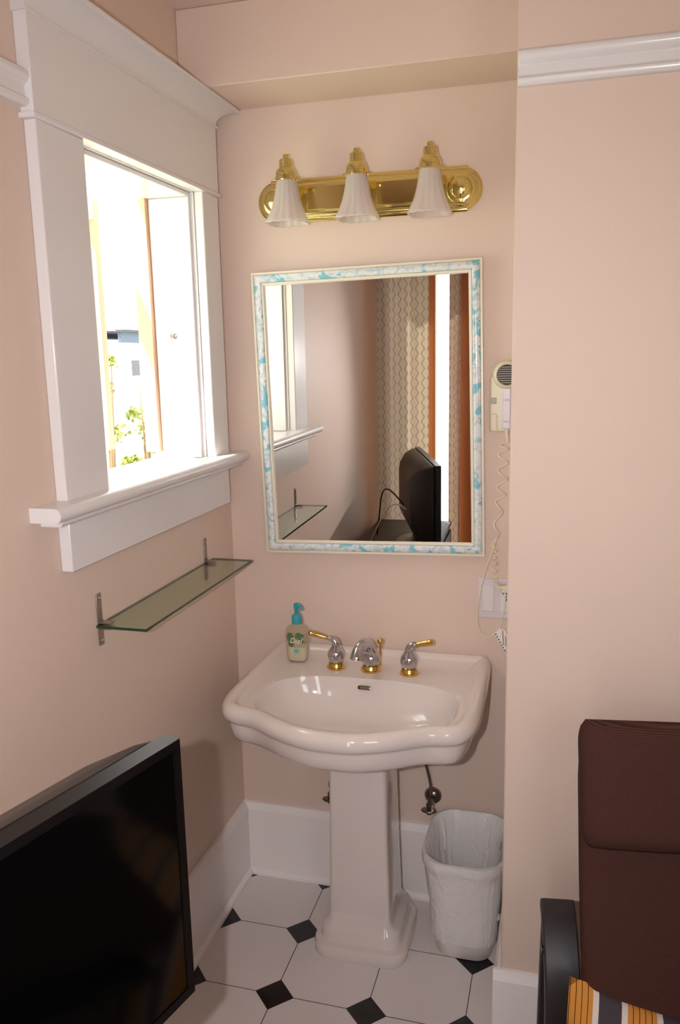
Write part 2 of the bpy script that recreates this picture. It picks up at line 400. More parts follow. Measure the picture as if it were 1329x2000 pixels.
mk('latch', [([(p[0], WY1-.0132-p[1], p[2]) for p in lg_[0]], lg_[1]), box(-.076, -.068, WY1-.036, WY1-.0385+.008, 1.640, 1.688)], brushed, w1, smooth=True)

# ------------------------------------------------------------------ window 2 (rear, seen in the mirror)
w2 = s_empty('window_2', (.5, YB, RZ0), 'rear window in an orange wood frame behind the curtains')
mk('window_frame', [box(R0, R0+.05, YB-.10, YB+.02, RZ0, RZ1), box(R1-.05, R1, YB-.10, YB+.02, RZ0, RZ1), box(R0+.05, R1-.05, YB-.10, YB+.02, RZ1-.05, RZ1), box(R0+.05, R1-.05, YB-.10, YB+.03, RZ0, RZ0+.05), box(.268, .318, YB-.08, YB+.02, RZ0+.05, RZ1-.05), box(.450, .66, YB-.08, YB+.018, RZ0+.05, RZ1-.05)], orange_wood, w2, bevel=.003)
mk('window_pane', box(.319, .449, YB-.05, YB-.045, RZ0+.05, RZ1-.05), pane_m, w2)
mk('window_pane', box(R0+.05, .267, YB-.05, YB-.045, RZ0+.05, RZ1-.05), pane_m, w2)
mk('window_pane', box(.661, R1-.051, YB-.05, YB-.045, RZ0+.05, RZ1-.05), pane_m, w2)
w_fill = s_empty('fill_window', (1.65, YB, .9), 'unseen window added behind the camera to let in fill light')  # unseen opening, added so sky light brightens the room
mk('window_frame', [box(1.35, 1.40, YB-.10, YB+.02, 1.2, 2.12), box(1.90, 1.95, YB-.10, YB+.02, 1.2, 2.12), box(1.40, 1.90, YB-.10, YB+.02, 2.07, 2.12), box(1.40, 1.90, YB-.10, YB+.03, 1.2, 1.25)], orange_wood, w_fill, bevel=.003)
for a_, b_ in ((1.401, 1.899),): mk('window_pane', box(a_, b_, YB-.05, YB-.045, 1.251, 2.069), pane_m, w_fill)
def curtain(name, x0, x1, y, amp, folds, z0, z1, m, label, seedv, taper=0):
    n = 90; k = 40; V = []; F = []; UVs = []
    for i in range(k+1):
        t = i/k; z = z0+(z1-z0)*t
        for j in range(n+1):
            s = j/n; a = amp*(1+.15*math.sin(3*t+seedv))
            xx = x0+(x1-x0)*s
            yy = y+a*math.sin(2*PI*folds*s+seedv+.3*math.sin(2*t))+.006*noise.noise(Vector((s*5, t*3, seedv)))
            V.append((xx, yy, z)); UVs.append(((x1-x0)*s*1.12, z))
    for i in range(k):
        for j in range(n):
            a = i*(n+1)+j; F.append((a, a+1, a+n+2, a+n+1))
    o = mk(name, (V, F), m, smooth=80)
    uvl = o.data.uv_layers.new(name='UVMap')
    for lp in o.data.loops: uvl.data[lp.index].uv = UVs[lp.vertex_index]
    sd_ = o.modifiers.new('thickness', 'SOLIDIFY'); sd_.thickness = .0015
    tag(o, label, 'curtain', 'patterned curtains on the rear window'); return o
curtain('curtain', -.0+.001, .288, YB+.10, .012, 2.4, .06, 2.30, curt_a, 'wide grey wavy-line curtain nearest the left wall, seen in the mirror', 1.2)
curtain('curtain', .402, .466, YB+.075, .008, 1.0, .06, 2.30, curt_b, 'narrow sunlit wavy-line curtain beside the orange wood strip, in the mirror', .4)
cr_ = mk('curtain_rod', [sweep([(-.0+.002, YB+.09, 2.315), (1.0, YB+.09, 2.315)], .011, 12), box(.9, .92, YB, YB+.09, 2.31, 2.32), box(.3, .315, YB, YB+.09, 2.31, 2.32)], dkchrome, smooth=True)
tag(cr_, 'thin dark metal rod above the rear window curtains', 'curtain rod')

# ------------------------------------------------------------------ garden
struct(mk('ground', box(-40, -.25, -20, 45, -1.0, -.9), lawn_m), 'sunlit ground outside the window')
hs = thing('house', (-10.3, 18, -.9), 'white house with dark window seen across the garden through the window', 'house')
mk('wall', box(-14, -10.2, 13, 24, -.9, 2.05), house_m, hs)
mk('gable', box(-10.2, -10.12, 16.9, 18.2, 2.05, 2.32), house_b, hs)
mk('roof', [prism([(12.6, 2.3), (24.4, 2.3), (24.4, 2.36), (12.6, 2.36)], -14.2, -10.5, 'X'), box(-10.2, -10.0, 16.8, 18.3, 2.32, 2.38)], roof_m, hs)
hw = mk('window', box(-10.2, -10.1, 17.25, 17.8, 1.15, 1.65), white_wd, hs)
sub(hw, 'pane', box(-10.1, -10.09, 17.32, 17.73, 1.2, 1.6), winpane)
for (sx, sy, sz, rad, ht, lab) in ((-6.2, 9.55, -.9, .42, 2.9, 'leafy yellow-green shrub outside, left side of the window view'), (-6.0, 10.35, -.9, .36, 2.3, 'leafy yellow-green shrub outside, beside the open sash'), (-4.9, 7.9, -.9, .42, 1.1, 'low bright green bush at the bottom of the window view')):
    t = thing('shrub', (sx, sy, sz), lab, 'shrub', 'shrubs in the garden')
    V = []; F = []
    clumps = [(random.random()*2*PI, rad*math.sqrt(random.random()), random.uniform(.25, .97)*ht, random.uniform(.05, .10)) for _ in range(7 if ht > 2 else 6)]
    for th, rr, hh, cr2 in clumps:
        for i in range(48):
            c = Vector((sx+rr*math.cos(th)+random.gauss(0, cr2), sy+rr*math.sin(th)+random.gauss(0, cr2), sz+hh+random.gauss(0, cr2*.8)))
            a = Vector((random.gauss(0, 1), random.gauss(0, 1), random.gauss(0, .6))).normalized(); b2 = a.orthogonal().normalized()
            l, w_ = random.uniform(.07, .13), random.uniform(.025, .045); k0 = len(V)
            V += [tuple(c-a*l*.5), tuple(c+b2*w_), tuple(c+a*l*.5), tuple(c-b2*w_)]; F.append((k0, k0+1, k0+2, k0+3))
    mk('foliage', (V, F), leaf_m, t)
    mk('stem', [sweep([(sx+dx, sy+dy, sz), (sx+dx*3, sy+dy*3, sz+ht*.5), (sx+dx*5, sy+dy*4, sz+ht*.9)], [.03, .02, .006], 7) for dx, dy in ((.02, .02), (-.02, .03), (.03, -.03))], stem_m, t)

# ------------------------------------------------------------------ pedestal sink
SX = .452
half = [(0, -.588), (.05, -.585), (.10, -.570), (.15, -.547), (.19, -.522), (.215, -.509), (.235, -.503), (.262, -.497), (.29, -.480), (.309, -.445), (.318, -.39), (.319, -.30), (.316, -.15), (.312, -.05), (.304, -.018), (.285, -.004), (.15, -.003), (0, -.003)]
full = half+[(-x, y) for x, y in reversed(half[1:-1])]
def dense(poly, m=10):
    P = [Vector((x, y, 0)) for x, y in poly]; n = len(P); out = []
    for i in range(n):
        a, b, c, d = P[i-1], P[i], P[(i+1) % n], P[(i+2) % n]
        for k in range(m):
            t = k/m; out.append(.5*((2*b)+(c-a)*t+(2*a-5*b+4*c-d)*t*t+(3*b-a-3*c+d)*t**3))
    return out
dn = dense(full)
CYC = -.34
def ray_outline(poly, n, c=(0, CYC)):
    out = []
    for k in range(n):
        a = 2*PI*k/n; d = Vector((math.cos(a), math.sin(a), 0)); best = 0
        for i in range(len(poly)):
            p0, p1 = poly[i], poly[(i+1) % len(poly)]; e = p1-p0; q_ = Vector((p0.x-c[0], p0.y-c[1], 0)); den = d.x*e.y-d.y*e.x
            if abs(den) < 1e-12: continue
            t_ = (q_.x*e.y-q_.y*e.x)/den; u_ = (q_.x*d.y-q_.y*d.x)/den
            if t_ > 0 and -1e-6 <= u_ <= 1+1e-6: best = max(best, t_)
        out.append(Vector((c[0], c[1], 0))+d*best)
    return out
NR = 288
OUT = ray_outline(dn, NR)
def inset(poly, d):
    n = len(poly); out = []
    for i, p_ in enumerate(poly):
        k_ = 2 if d < .012 else 5; t_ = (poly[(i+k_) % n]-poly[i-k_]).normalized(); nrm = Vector((-t_.y, t_.x, 0)); out.append(p_+nrm*d)
    return out
def bowl(sc, dz=0, cx=0.012, cy=-.362):
    out = []
    for k in range(NR):
        a = 2*PI*k/NR; ca, sa = math.cos(a), math.sin(a)
        a_, b_ = .247*sc, (.157 if sa < 0 else .152)*sc; e = 2/2.45 if sa < 0 else 2/3.0
        out.append(Vector((cx+a_*math.copysign(abs(ca)**e, ca), cy+b_*math.copysign(abs(sa)**e, sa), 0)))
    return out
def lerp_ring(A, B, t): return [a.lerp(b, t) for a, b in zip(A, B)]
def rz(R, z): return [(SX+p_.x, p_.y, z) for p_ in R]
I5 = inset(OUT, .044); B1 = bowl(1.0)
rings = []
for sc, z in ((.10, .657), (.35, .659), (.55, .665), (.72, .676), (.86, .696), (.95, .724), (.985, .746), (1.0, .757), (1.012, .7635)): rings.append(rz(bowl(sc), z))
rings.append(rz(lerp_ring(bowl(1.012), I5, .25), .7650)); rings.append(rz(lerp_ring(bowl(1.012), I5, .6), .7655)); rings.append(rz(I5, .767))
for d, z in ((.040, .770), (.034, .7765), (.026, .7805), (.017, .7805), (.008, .7765), (.002, .768), (0, .757), (.002, .746), (.008, .738), (.016, .7335)): rings.append(rz(inset(OUT, d), z))
for d, z in ((.017, .728), (.019, .712), (.024, .694), (.032, .682), (.05, .672), (.08, .664)): rings.append(rz(inset(OUT, d), z))
def ell(cx, cy, a_, b_): return [Vector((cx+a_*math.cos(2*PI*k/NR), cy+b_*math.sin(2*PI*k/NR), 0)) for k in range(NR)]
rings.append(rz(ell(0, -.30, .18, .13), .650)); rings.append(rz(ell(-.005, -.245, .12, .10), .643)); rings.append(rz(ell(-.01, -.21, .066, .06), .638))
sink = thing('pedestal_sink', (SX, -.2, 0), 'white porcelain pedestal sink with bowed front under the mirror', 'sink')
bas = mk('basin', loft(rings), porc, sink, smooth=60)
# pedestal column and stepped foot
PX = .443
prs = []
for z, w_, d_, y_ in ((.115, .168, .175, -.205), (.30, .160, .165, -.21), (.45, .156, .158, -.213), (.58, .153, .155, -.215), (.646, .153, .155, -.215)): prs.append(rrect(PX, y_, w_, d_, .012, z, 4))
foot = [rrect(PX, -.205, w_, d_, r_, z, 6) for w_, d_, r_, z in ((.252, .246, .05, .0), (.258, .252, .052, .006), (.258, .252, .052, .030), (.252, .246, .05, .038), (.226, .222, .044, .043), (.220, .216, .042, .050), (.218, .214, .041, .072), (.210, .206, .036, .080), (.186, .188, .024, .088), (.174, .180, .018, .100), (.168, .175, .014, .118))]
mk('column', loft(prs), porc, sink, smooth=40)
mk('foot', loft(foot), porc, sink, smooth=40)
ovx = SX+.003
sub(bas, 'overflow_opening', [tr(loft([[(x_, y_, z_) for x_, y_, z_ in rrect(0, 0, .036*s_, .011*s_, .0054*s_, h_, 6)] for s_, h_ in ((1, 0), (1, .004), (.8, .005), (.72, .0015))]), Matrix.Translation((ovx-.006, -.2155, .7405)) @ Matrix.Rotation(math.radians(66), 4, 'X'))], dkchrome, smooth=True)
sub(bas, 'drain', lathe([(.026, 0), (.026, .003), (.02, .004), (.016, .002), (.015, .004), (.004, .006)], 28, (SX+.012, -.362, .6565)), chrome, smooth=True)

# faucet set
DZ = .7645
fc = thing('faucet', (.452, -.15, DZ), 'chrome and brass faucet with two lever handles and a short spout, on the sink back', 'faucet')
def base_ring(x, y, s=1.0):
    return lathe([(.0245*s, 0), (.0255*s, .002), (.0255*s, .005), (.021*s, .007), (.0195*s, .011), (.0215*s, .013), (.0205*s, .016), (.016*s, .017)], 36, (x, y, DZ))
def onion(x, y, s=1.0, hs_=1.0):
    pr_ = [(.0165, .016), (.0185, .018), (.0225, .027), (.0238, .036), (.0225, .045), (.0185, .053), (.014, .059), (.0115, .064)]
    return lathe([(r*s, z*hs_) for r, z in pr_], 36, (x, y, DZ))
def handle(x, y, sgn, tipx, tipz):
    neck = smooth_path([(x, y, DZ+.060), (x+sgn*.001, y, DZ+.072), (x+sgn*.008, y, DZ+.0805), (x+sgn*.020, y, DZ+.083)], 6)
    h = mk('handle', [onion(x, y), sweep(neck, [.0115-.0035*i/(len(neck)-1) for i in range(len(neck))], 18)], chrome, fc, smooth=True)
    sub(h, 'base_ring', base_ring(x, y), gold, smooth=True)
    L0 = Vector((x+sgn*.019, y, DZ+.083)); L1 = Vector((tipx, y-.004, tipz)); pts = [L0.lerp(L1, k/10) for k in range(11)]
    rr = [.0068, .0062, .0065, .007, .0075, .008, .0083, .0084, .0078, .0088, .0045]
    sub(h, 'lever', sweep(pts, rr, 18), gold, smooth=True)
handle(.355, -.152, -1, .279, .862)
handle(.557, -.152, 1, .622, .860)
spn = smooth_path([(.452, -.148, DZ+.03), (.450, -.150, DZ+.055), (.446, -.165, DZ+.077), (.441, -.190, DZ+.086), (.436, -.214, DZ+.080), (.433, -.228, DZ+.066), (.432, -.231, DZ+.058)], 6)
n_ = len(spn)
sp_ = mk('spout', [onion(.452, -.15, 1.12, .95), sweep(spn, [.021-.005*min(1, i/(n_*.5)) if i < n_*.6 else .016+.001*(i-n_*.6)/(n_*.4) for i in range(n_)], 24)], chrome, fc, smooth=True)
sub(sp_, 'base_ring', base_ring(.452, -.15, 1.12), gold, smooth=True)
sub(sp_, 'lift_knob', [sweep([(.470, -.113, DZ), (.470, -.113, DZ+.068)], .003, 10), lathe([(.003, .062), (.0075, .066), (.009, .071), (.0075, .076), (.003, .080)], 20, (.470, -.113, DZ))], gold, smooth=True)

# ------------------------------------------------------------------ soap bottle
bx, by, bz = .236, -.128, DZ+.001
t = thing('soap_bottle', (bx, by, bz), 'clear soap pump bottle with green leaf print and teal pump, on the sink', 'soap bottle')
def bring(w_, d_, z, e=2.6, n=48):
    out = []
    for k in range(n):
        a = 2*PI*k/n; c, s = math.cos(a), math.sin(a)
        out.append((bx+w_/2*math.copysign(abs(c)**(2/e), c), by+d_/2*math.copysign(abs(s)**(2/e), s), bz+z))
    return out
BP = ((.040, .024, 0), (.052, .034, .002), (.058, .039, .008), (.062, .041, .03), (.066, .042, .06), (.067, .042, .078), (.064, .040, .090), (.054, .034, .100), (.036, .027, .107), (.024, .024, .110), (.024, .024, .114))
mk('bottle', loft([bring(*q_) for q_ in BP]), bottle_m, t, smooth=70)
mk('soap', loft([bring(w_-.004, d_-.004, max(z, .002)) for w_, d_, z in ((.040, .024, .002), (.052, .034, .004), (.058, .039, .009), (.062, .041, .03), (.0635, .0412, .045))]), lotion, t, smooth=60)
mk('pump_collar', lathe([(.0125, .110), (.0138, .112), (.0138, .128), (.0125, .133), (.0085, .137), (.007, .138)], 28, (bx, by, bz)), teal, t, smooth=True)
mk('pump_head', [lathe([(.0055, .137), (.0058, .150), (.0075, .156), (.0078, .166), (.005, .168)], 22, (bx, by, bz)), sweep(smooth_path([(bx+.002, by, bz+.163), (bx+.010, by-.003, bz+.163), (bx+.016, by-.005, bz+.158), (bx+.019, by-.006, bz+.150)], 5), [.0045]*6+[.0038]*5+[.0032]*5, 12)], teal, t, smooth=True)
def on_bottle(g, dx, dz, lift=.0006):
    V = []
    for x_, y_, z_ in tr(g, UP)[0]:
        X = x_+dx; Z = z_+dz; w_ = .064; d_ = .0415
        k = max(0, 1-abs(2*X/w_)**2.6)**(1/2.6)
        V.append((bx+X, by-d_/2*k-lift+y_, bz+Z))
    return V, g[1]
def blob(cx, cz, rx, rz_, seedv, n=26):
    V = [(cx, cz, 0)]; F = []
    rad_ = []
    for k in range(n):
        a = 2*PI*k/n; r_ = 1+.25*noise.noise(Vector((math.cos(a)*1.7, math.sin(a)*1.7, seedv))); rad_.append(r_)
        V.append((cx+rx*r_*math.cos(a), cz+rz_*r_*math.sin(a), 0))
    for k in range(n): F.append((0, 1+k, 1+(k+1) % n))
    return V, F
gp = [blob(*a) for a in ((-.015, .074, .0105, .014, 1), (.012, .077, .012, .012, 2), (-.012, .055, .009, .007, 3), (.017, .064, .007, .006, 4))]
mk('leaf_print', [on_bottle(g, 0, 0, .0004) for g in gp], txt_g, t)
mk('lettering', on_bottle(text_geo('Dial', .0215, .35), .001, .0655, .0009), txt_w, t)
mk('lettering', [on_bottle(blob(.003, .036, .0085, .006, 5), 0, 0, .0004)], txt_t, t)

# ------------------------------------------------------------------ mirror
MC = Vector((.4225, -.0265, 1.446)); MW, MH = .622, .778
mir = thing('wall_mirror', MC, 'rectangular wall mirror in a white frame sponged with turquoise', 'mirror')
mir.rotation_euler = (0, -.020, .021)
def frame_strip(prof, w_, h_):
    rings = []
    for sx, sz in ((-1, -1), (1, -1), (1, 1), (-1, 1), (-1, -1)):
        rings.append([(sx*(w_/2-u), -v, sz*(h_/2-u)) for u, v in prof])
    n = len(prof); V = [p_ for r in rings[:4] for p_ in r]; F = []
    for i in range(4):
        for j in range(n):
            k = (j+1) % n; i2 = (i+1) % 4; F.append((i*n+j, i*n+k, i2*n+k, i2*n+j))
    return V, F
def mmk(name, g, m, **k):
    o = mk(name, g, m, **k); o.parent = mir; o.location = (0, 0, 0); return o
fr = mmk('frame', frame_strip([(0, -.015), (0, .002), (.001, .004), (.005, .0045), (.007, .002), (.0075, -.013)], MW, MH), cream, smooth=45)
mmk('painted_band', frame_strip([(.0072, -.013), (.0072, .001), (.010, .0045), (.016, .007), (.022, .006), (.0265, .002), (.0275, -.001), (.0275, -.013)], MW, MH), band_m, smooth=45)
mmk('inner_lip', frame_strip([(.0272, -.013), (.0272, -.001), (.029, .001), (.032, .001), (.036, -.003), (.036, -.013)], MW, MH), cream, smooth=45)
mmk('mirror_glass', box(-MW/2+.034, MW/2-.034, .006, .010, -MH/2+.034, MH/2-.034), mirror_m)

# ------------------------------------------------------------------ vanity light
LX, LZ = .4235, 2.0105
vl = thing('vanity_light', (LX, 0, LZ), 'polished brass wall light with three frosted bell shades above the mirror', 'wall light')
pz = [(-.0555, 0), (-.0555, .008), (-.050, .011), (-.046, .011), (-.044, .016), (-.040, .017), (-.037, .022), (-.033, .024), (.033, .024), (.037, .022), (.040, .017), (.044, .016), (.046, .011), (.050, .011), (.0555, .008), (.0555, 0)]
mk('back_plate', [([(x_, -d_, LZ+z_) for x_ in (LX-.262, LX+.262) for z_, d_ in pz], loft([pz, pz])[1] if False else [(j, (j+1) % 16, 16+(j+1) % 16, 16+j) for j in range(16)]+[tuple(range(16)), tuple(range(31, 15, -1))])]
   + [([(p_[0], -p_[1], p_[2]) for p_ in lathe([(.052, .001), (.052, .009), (.047, .012), (.045, .018), (.041, .0195), (.038, .026), (.035, .028), (.026, .029), (.024, .033), (.014, .038), (.002, .0395)], 48, (cx_, 0, LZ), 'Y')[0]], lathe([(.05, .1)]*11, 48)[1]) for cx_ in (LX-.247, LX+.247)]
   + [box(x_-.062, x_+.062, -.030, -.022, LZ-.029, LZ+.029) for x_ in (LX-.093, LX+.093)], brass, vl, bevel=.0012)
for lx in (.237, .4215, .605):
    arm = mk('lamp_arm', sweep(smooth_path([(lx, -.022, LZ), (lx, -.045, LZ+.005), (lx, -.075, LZ+.045), (lx, -.10, LZ+.062), (lx, -.10, LZ+.055)], 6), .006, 14), brass, vl, smooth=True)
    prc = [(.004, .100), (.007, .100), (.0078, .097), (.0075, .090), (.0145, .089), (.0172, .086), (.0178, .068), (.0205, .066), (.0250, .061), (.0272, .055), (.0272, .047), (.0286, .046), (.0286, .038), (.0265, .036), (.002, .036)]
    cup = mk('socket_cup', lathe([(r, z-.004) for r, z in reversed(prc)], 36, (lx, -.10, LZ)), brass, vl, smooth=30)
    for s_ in (-1, 1): sub(cup, 'thumb_screw', sweep([(lx+s_*.024, -.10, LZ+.038), (lx+s_*.036, -.10, LZ+.038)], .0022, 10), brass, smooth=True)
    rings = []; n = 96
    for z, r, fl, sq in ((.036, .0245, .0, 0), (.028, .0252, .0006, 0), (.010, .0278, .001, .01), (-.010, .0315, .0013, .03), (-.030, .0365, .0016, .05), (-.046, .0425, .0019, .07), (-.058, .0480, .0021, .08), (-.066, .0520, .0022, .085), (-.0705, .0532, .0022, .085)):
        ring = []
        for k in range(n):
            a = 2*PI*k/n; ribs = abs(math.cos(8*a)); rr = 1.06*r*(1+sq*math.cos(4*a)*-1)+.5*fl*(ribs*2-1)
            zz = z-(.0015*(1-ribs) if z < -.06 else 0)
            ring.append((lx+rr*math.cos(a), -.10+rr*math.sin(a), LZ+zz))
        rings.append(ring)
    s_o = mk('lamp_shade', loft(rings, False, False), frost, vl, smooth=60)
    sd_ = s_o.modifiers.new('thickness', 'SOLIDIFY'); sd_.thickness = .0022
    mk('bulb', lathe([(.002, -.045), (.012, -.042), (.019, -.030), (.021, -.018), (.018, -.002), (.0125, .014), (.012, .034)], 24, (lx, -.10, LZ)), plastic_w, vl, smooth=True)

# ------------------------------------------------------------------ glass shelf
t = thing('glass_shelf', (0, -.45, 1.055), 'clear glass shelf with green edges on two steel brackets below the window', 'shelf')
sy0, sy1, sx1, sz = -.745, -.150, .119, 1.057
gs = mk('glass', box(.003, sx1, sy0, sy1, sz-.006, sz), shelf_glass, t)
gs.data.materials.append(green_edge)
for p_ in gs.data.polygons:
    if abs(p_.normal.z) < .5: p_.material_index = 1
for yb in (-.727, -.195):
    br = mk('bracket', [box(.0005, .003, yb-.009, yb+.009, 1.008, 1.122), box(.003, .030, yb-.010, yb+.010, sz+.0005, sz+.004), box(.003, .030, yb-.010, yb+.010, sz-.0115, sz-.0065)], brushed, t, bevel=.0008)
    for z_ in (1.018, 1.111): sub(br, 'screw', lathe([(.0042, .003), (.0042, .0042), (.003, .0052), (.001, .0054)], 14, (0, yb, z_), 'X'), chrome, smooth=True)

# ------------------------------------------------------------------ hair dryer
t = thing('dryer_holder', (.779, -.005, 1.45), 'cream wall bracket holding the hair dryer beside the mirror', 'holder')
mk('plate', box(.7475, .815, -.014, -.0006, 1.398, 1.545), plastic_c, t, bevel=.006, seg=3)
for a_, b_ in ((.7505, .765), (.806, .8145)): mk('pad', box(a_, b_, -.0165, -.0135, 1.472, 1.488), grey_pad, t, bevel=.001)
mk('ridge', sweep([(.752, -.0145, 1.446), (.762, -.0145, 1.446), (.7655, -.0145, 1.442), (.767, -.0145, 1.402)], .0022, 8), plastic_c, t, smooth=True)
hd = thing('hair_dryer', (.792, -.03, 1.50), 'white wall hair dryer with round slotted grille and coiled cord', 'hair dryer')
hx, hz, hy = .7935, 1.547, -.034
fy = lambda g: ([(p_[0], -p_[1], p_[2]) for p_ in g[0]], g[1])
mk('head', fy(lathe([(.030, .014), (.0365, .018), (.0375, .028), (.0355, .040), (.031, .046), (.0265, .0475), (.0252, .0415), (.0252, .036)], 48, (hx, 0, hz), 'Y')), plastic_c, hd, smooth=50)
gr = mk('grille', fy(lathe([(.0255, .030), (.0255, .0415), (.001, .0415)], 40, (hx, 0, hz), 'Y')), darkhole, hd, smooth=30)
bars = []
for k in range(-4, 4):
    zc = hz+(k+.5)*.0056; hw_ = math.sqrt(max(0, .0255**2-((k+.5)*.0056)**2))
    bars.append(box(hx-hw_, hx+hw_, -.0462, -.0425, zc-.0010, zc+.0010))
for b_ in bars: sub(gr, 'grille_bar', b_, grey_pad)
mk('handle', [box(.7815, .8045, -.040, -.014, 1.408, 1.517)], plastic_lav, hd, bevel=.004, seg=3)
mk('lettering', off(tr(text_geo('1600', .0085), UP), (.7925, -.0402, 1.483)), txt_grey, hd)
mk('lettering', off(tr(text_geo('Oster', .0062), UP), (.793, -.0402, 1.428)), txt_dark, hd)
mk('strain_relief', sweep([(.7935, -.028, 1.409), (.7945, -.028, 1.395), (.797, -.027, 1.374)], [.0056, .005, .0036], 14), plastic_i, hd, smooth=True)
# coiled cord: stretched loops at the top, tight turns lower down
axis = smooth_path([(.797, -.026, 1.372), (.7875, -.024, 1.352), (.786, -.022, 1.31), (.784, -.021, 1.26), (.780, -.020, 1.215), (.776, -.019, 1.175), (.770, -.018, 1.135), (.768, -.018, 1.095), (.768, -.018, 1.055), (.770, -.018, 1.005), (.776, -.020, .985), (.790, -.020, .976)], 40)
coil = []; ph = 0
for i, a in enumerate(axis):
    f = i/len(axis)
    if f < .36: r, tp = .0125, 36.
    elif f < .62: r, tp = .0085, 62.
    else: r, tp = .0058, 15.
    if i: r = rl+(r-rl)*.08; tp = tl+(tp-tl)*.08
    rl, tl = r, tp
    ph += 2*PI/tp
    for s_ in (0,):
        coil.append((a.x+r*math.cos(ph), a.y-.004+min(r, .010)*math.sin(ph), a.z))
fine = smooth_path(coil, 3)
mk('coiled_cord', sweep(fine, .0025, 8), plastic_i, hd, smooth=True)
mk('plug', [box(.784, .812, -.030, -.009, .965, .985), box(.800, .816, -.026, -.009, .980, .996)], plastic_i, hd, bevel=.004)

# second cord with its warning tag
t = thing('power_cord', (.76, -.02, .85), 'thin ivory cord looping below the switch plate with a white printed tag', 'cord')
mk('cord', sweep(smooth_path([(.772, -.028, 1.12), (.764, -.03, 1.085), (.750, -.026, 1.045), (.738, -.022, 1.00), (.729, -.018, .95), (.723, -.014, .90), (.7245, -.012, .868), (.732, -.012, .845), (.745, -.012, .834), (.760, -.012, .836), (.770, -.012, .842)], 8), .0021, 10), plastic_i, t, smooth=True)
mk('cord', sweep(smooth_path([(.797, -.016, .945), (.795, -.016, .92), (.792, -.014, .893), (.787, -.012, .872), (.785, -.012, .858)], 6), .0014, 8), plastic_i, t, smooth=True)
tg = mk('tag', prism([(.783, .862), (.768, .843), (.797, .795), (.803, .806), (.8045, .838), (.797, .855)], -.0125, -.0113), txt_w, t)
sub(tg, 'tag_print', [prism([(.7895, .856), (.7925, .853), (.7955, .812), (.793, .815)], -.0129, -.0126), prism([(.798, .845), (.801, .835), (.8015, .808), (.799, .812)], -.0129, -.0126)], red_print)
gp_ = []
for k in range(7):
    f = k/6; x_ = .7705+f*.0245; z_ = .8445-f*.0445; gp_.append(prism([(x_, z_), (x_+.0035, z_+.0012), (x_+.0045, z_-.003), (x_+.001, z_-.004)], -.0129, -.0126))
sub(tg, 'tag_print', gp_, txt_dark)

# switch and outlet plate
t = thing('switch_plate', (.775, 0, .94), 'white two-gang plate with a rocker switch and an outlet, right of the sink', 'switch plate')
mk('plate', box(.7225, .8335, -.0055, -.0005, .886, .998), plastic_lav, t, bevel=.003, seg=3)
mk('rocker', [box(.734, .7655, -.0085, -.005, .906, .979)], plastic_w, t, bevel=.0015)
ot = mk('outlet', [box(.7825, .8185, -.0080, -.005, .905, .980)], plastic_w, t, bevel=.0015)
for x_, z_, hh_ in ((.7905, .958, .0028), (.7995, .958, .0028), (.7985, .949, .0028), (.7995, .941, .0026), (.7955, .932, .0026)): sub(ot, 'slot', box(x_-.0014, x_+.0014, -.0084, -.0079, z_-hh_, z_+hh_), darkhole)

# ------------------------------------------------------------------ supply valves
def valve(x, z, label, hose):
    t = thing('supply_valve', (x, -.03, z), label, 'valve', 'water supply valves under the sink')
    mk('escutcheon', fy(lathe([(.0255, .0006), (.0255, .003), (.0225, .011), (.016, .017), (.007, .019), (.007, .045), (.011, .046), (.011, .060), (.002, .061)], 32, (x-.002, 0, z-.018), 'Y')), dkchrome, t, smooth=50)
    V = lathe([(.021, 0), (.023, .003), (.021, .006), (.008, .008), (.006, .016)], 24, (0, 0, 0), 'Z')
    mk('valve_handle', [([(x-.004+p_[0]*1.0, -.058+p_[1]*.6-.010, z-.026-p_[2]) for p_ in V[0]], V[1]), sweep([(x-.002, -.055, z+.002), (x-.004, -.062, z-.030)], .006, 12)], dkchrome, t, smooth=True)
    mk('hose', sweep(smooth_path(hose, 8), .0042, 12), dkchrome, t, smooth=True)
valve(.600, .350, 'tarnished chrome supply valve with bent hose, right of the pedestal', [(.600, -.052, .360), (.598, -.055, .40), (.590, -.065, .45), (.583, -.075, .50), (.578, -.09, .60), (.575, -.10, .66)])
valve(.305, .345, 'tarnished chrome supply valve mostly hidden behind the left of the pedestal', [(.305, -.052, .355), (.318, -.055, .40), (.330, -.065, .46), (.335, -.08, .60), (.335, -.09, .66)])

# ------------------------------------------------------------------ bin
bnx, bny = .717, -.160
t = thing('waste_bin', (bnx, bny, 0), 'white plastic waste bin lined with a crinkled white bag, beside the pedestal', 'bin')
HB = .300
def binring(z, grow=0, n=10):
    f = z/HB; w_ = .150+(.205-.150)*f+grow*2; d_ = .170+(.265-.170)*f+grow*2; r_ = .045+.03*f
    return rrect(bnx-.002+.001*f, bny+.005*f, w_, d_, min(r_, w_/2-.002), z, n)
mk('bin_body', loft([binring(0.0, -.004), binring(.004), binring(.15), binring(HB-.006), binring(HB, .001), binring(HB, -.003), binring(HB-.01, -.004), binring(.10, -.004), binring(.006, -.004)]), binpl, t, smooth=50)
rings = []
levels = [(.02, -.008), (.06, -.010), (.11, -.009), (.16, -.012), (.21, -.009), (.25, -.008), (.285, -.005), (HB+.002, -.003), (HB+.008, .002), (HB+.006, .008), (HB-.004, .010), (HB-.020, .010), (HB-.030, .0065), (HB-.045, .005), (.225, .0045), (.19, .005), (.15, .004), (.11, .005), (.075, .006), (.05, .004)]
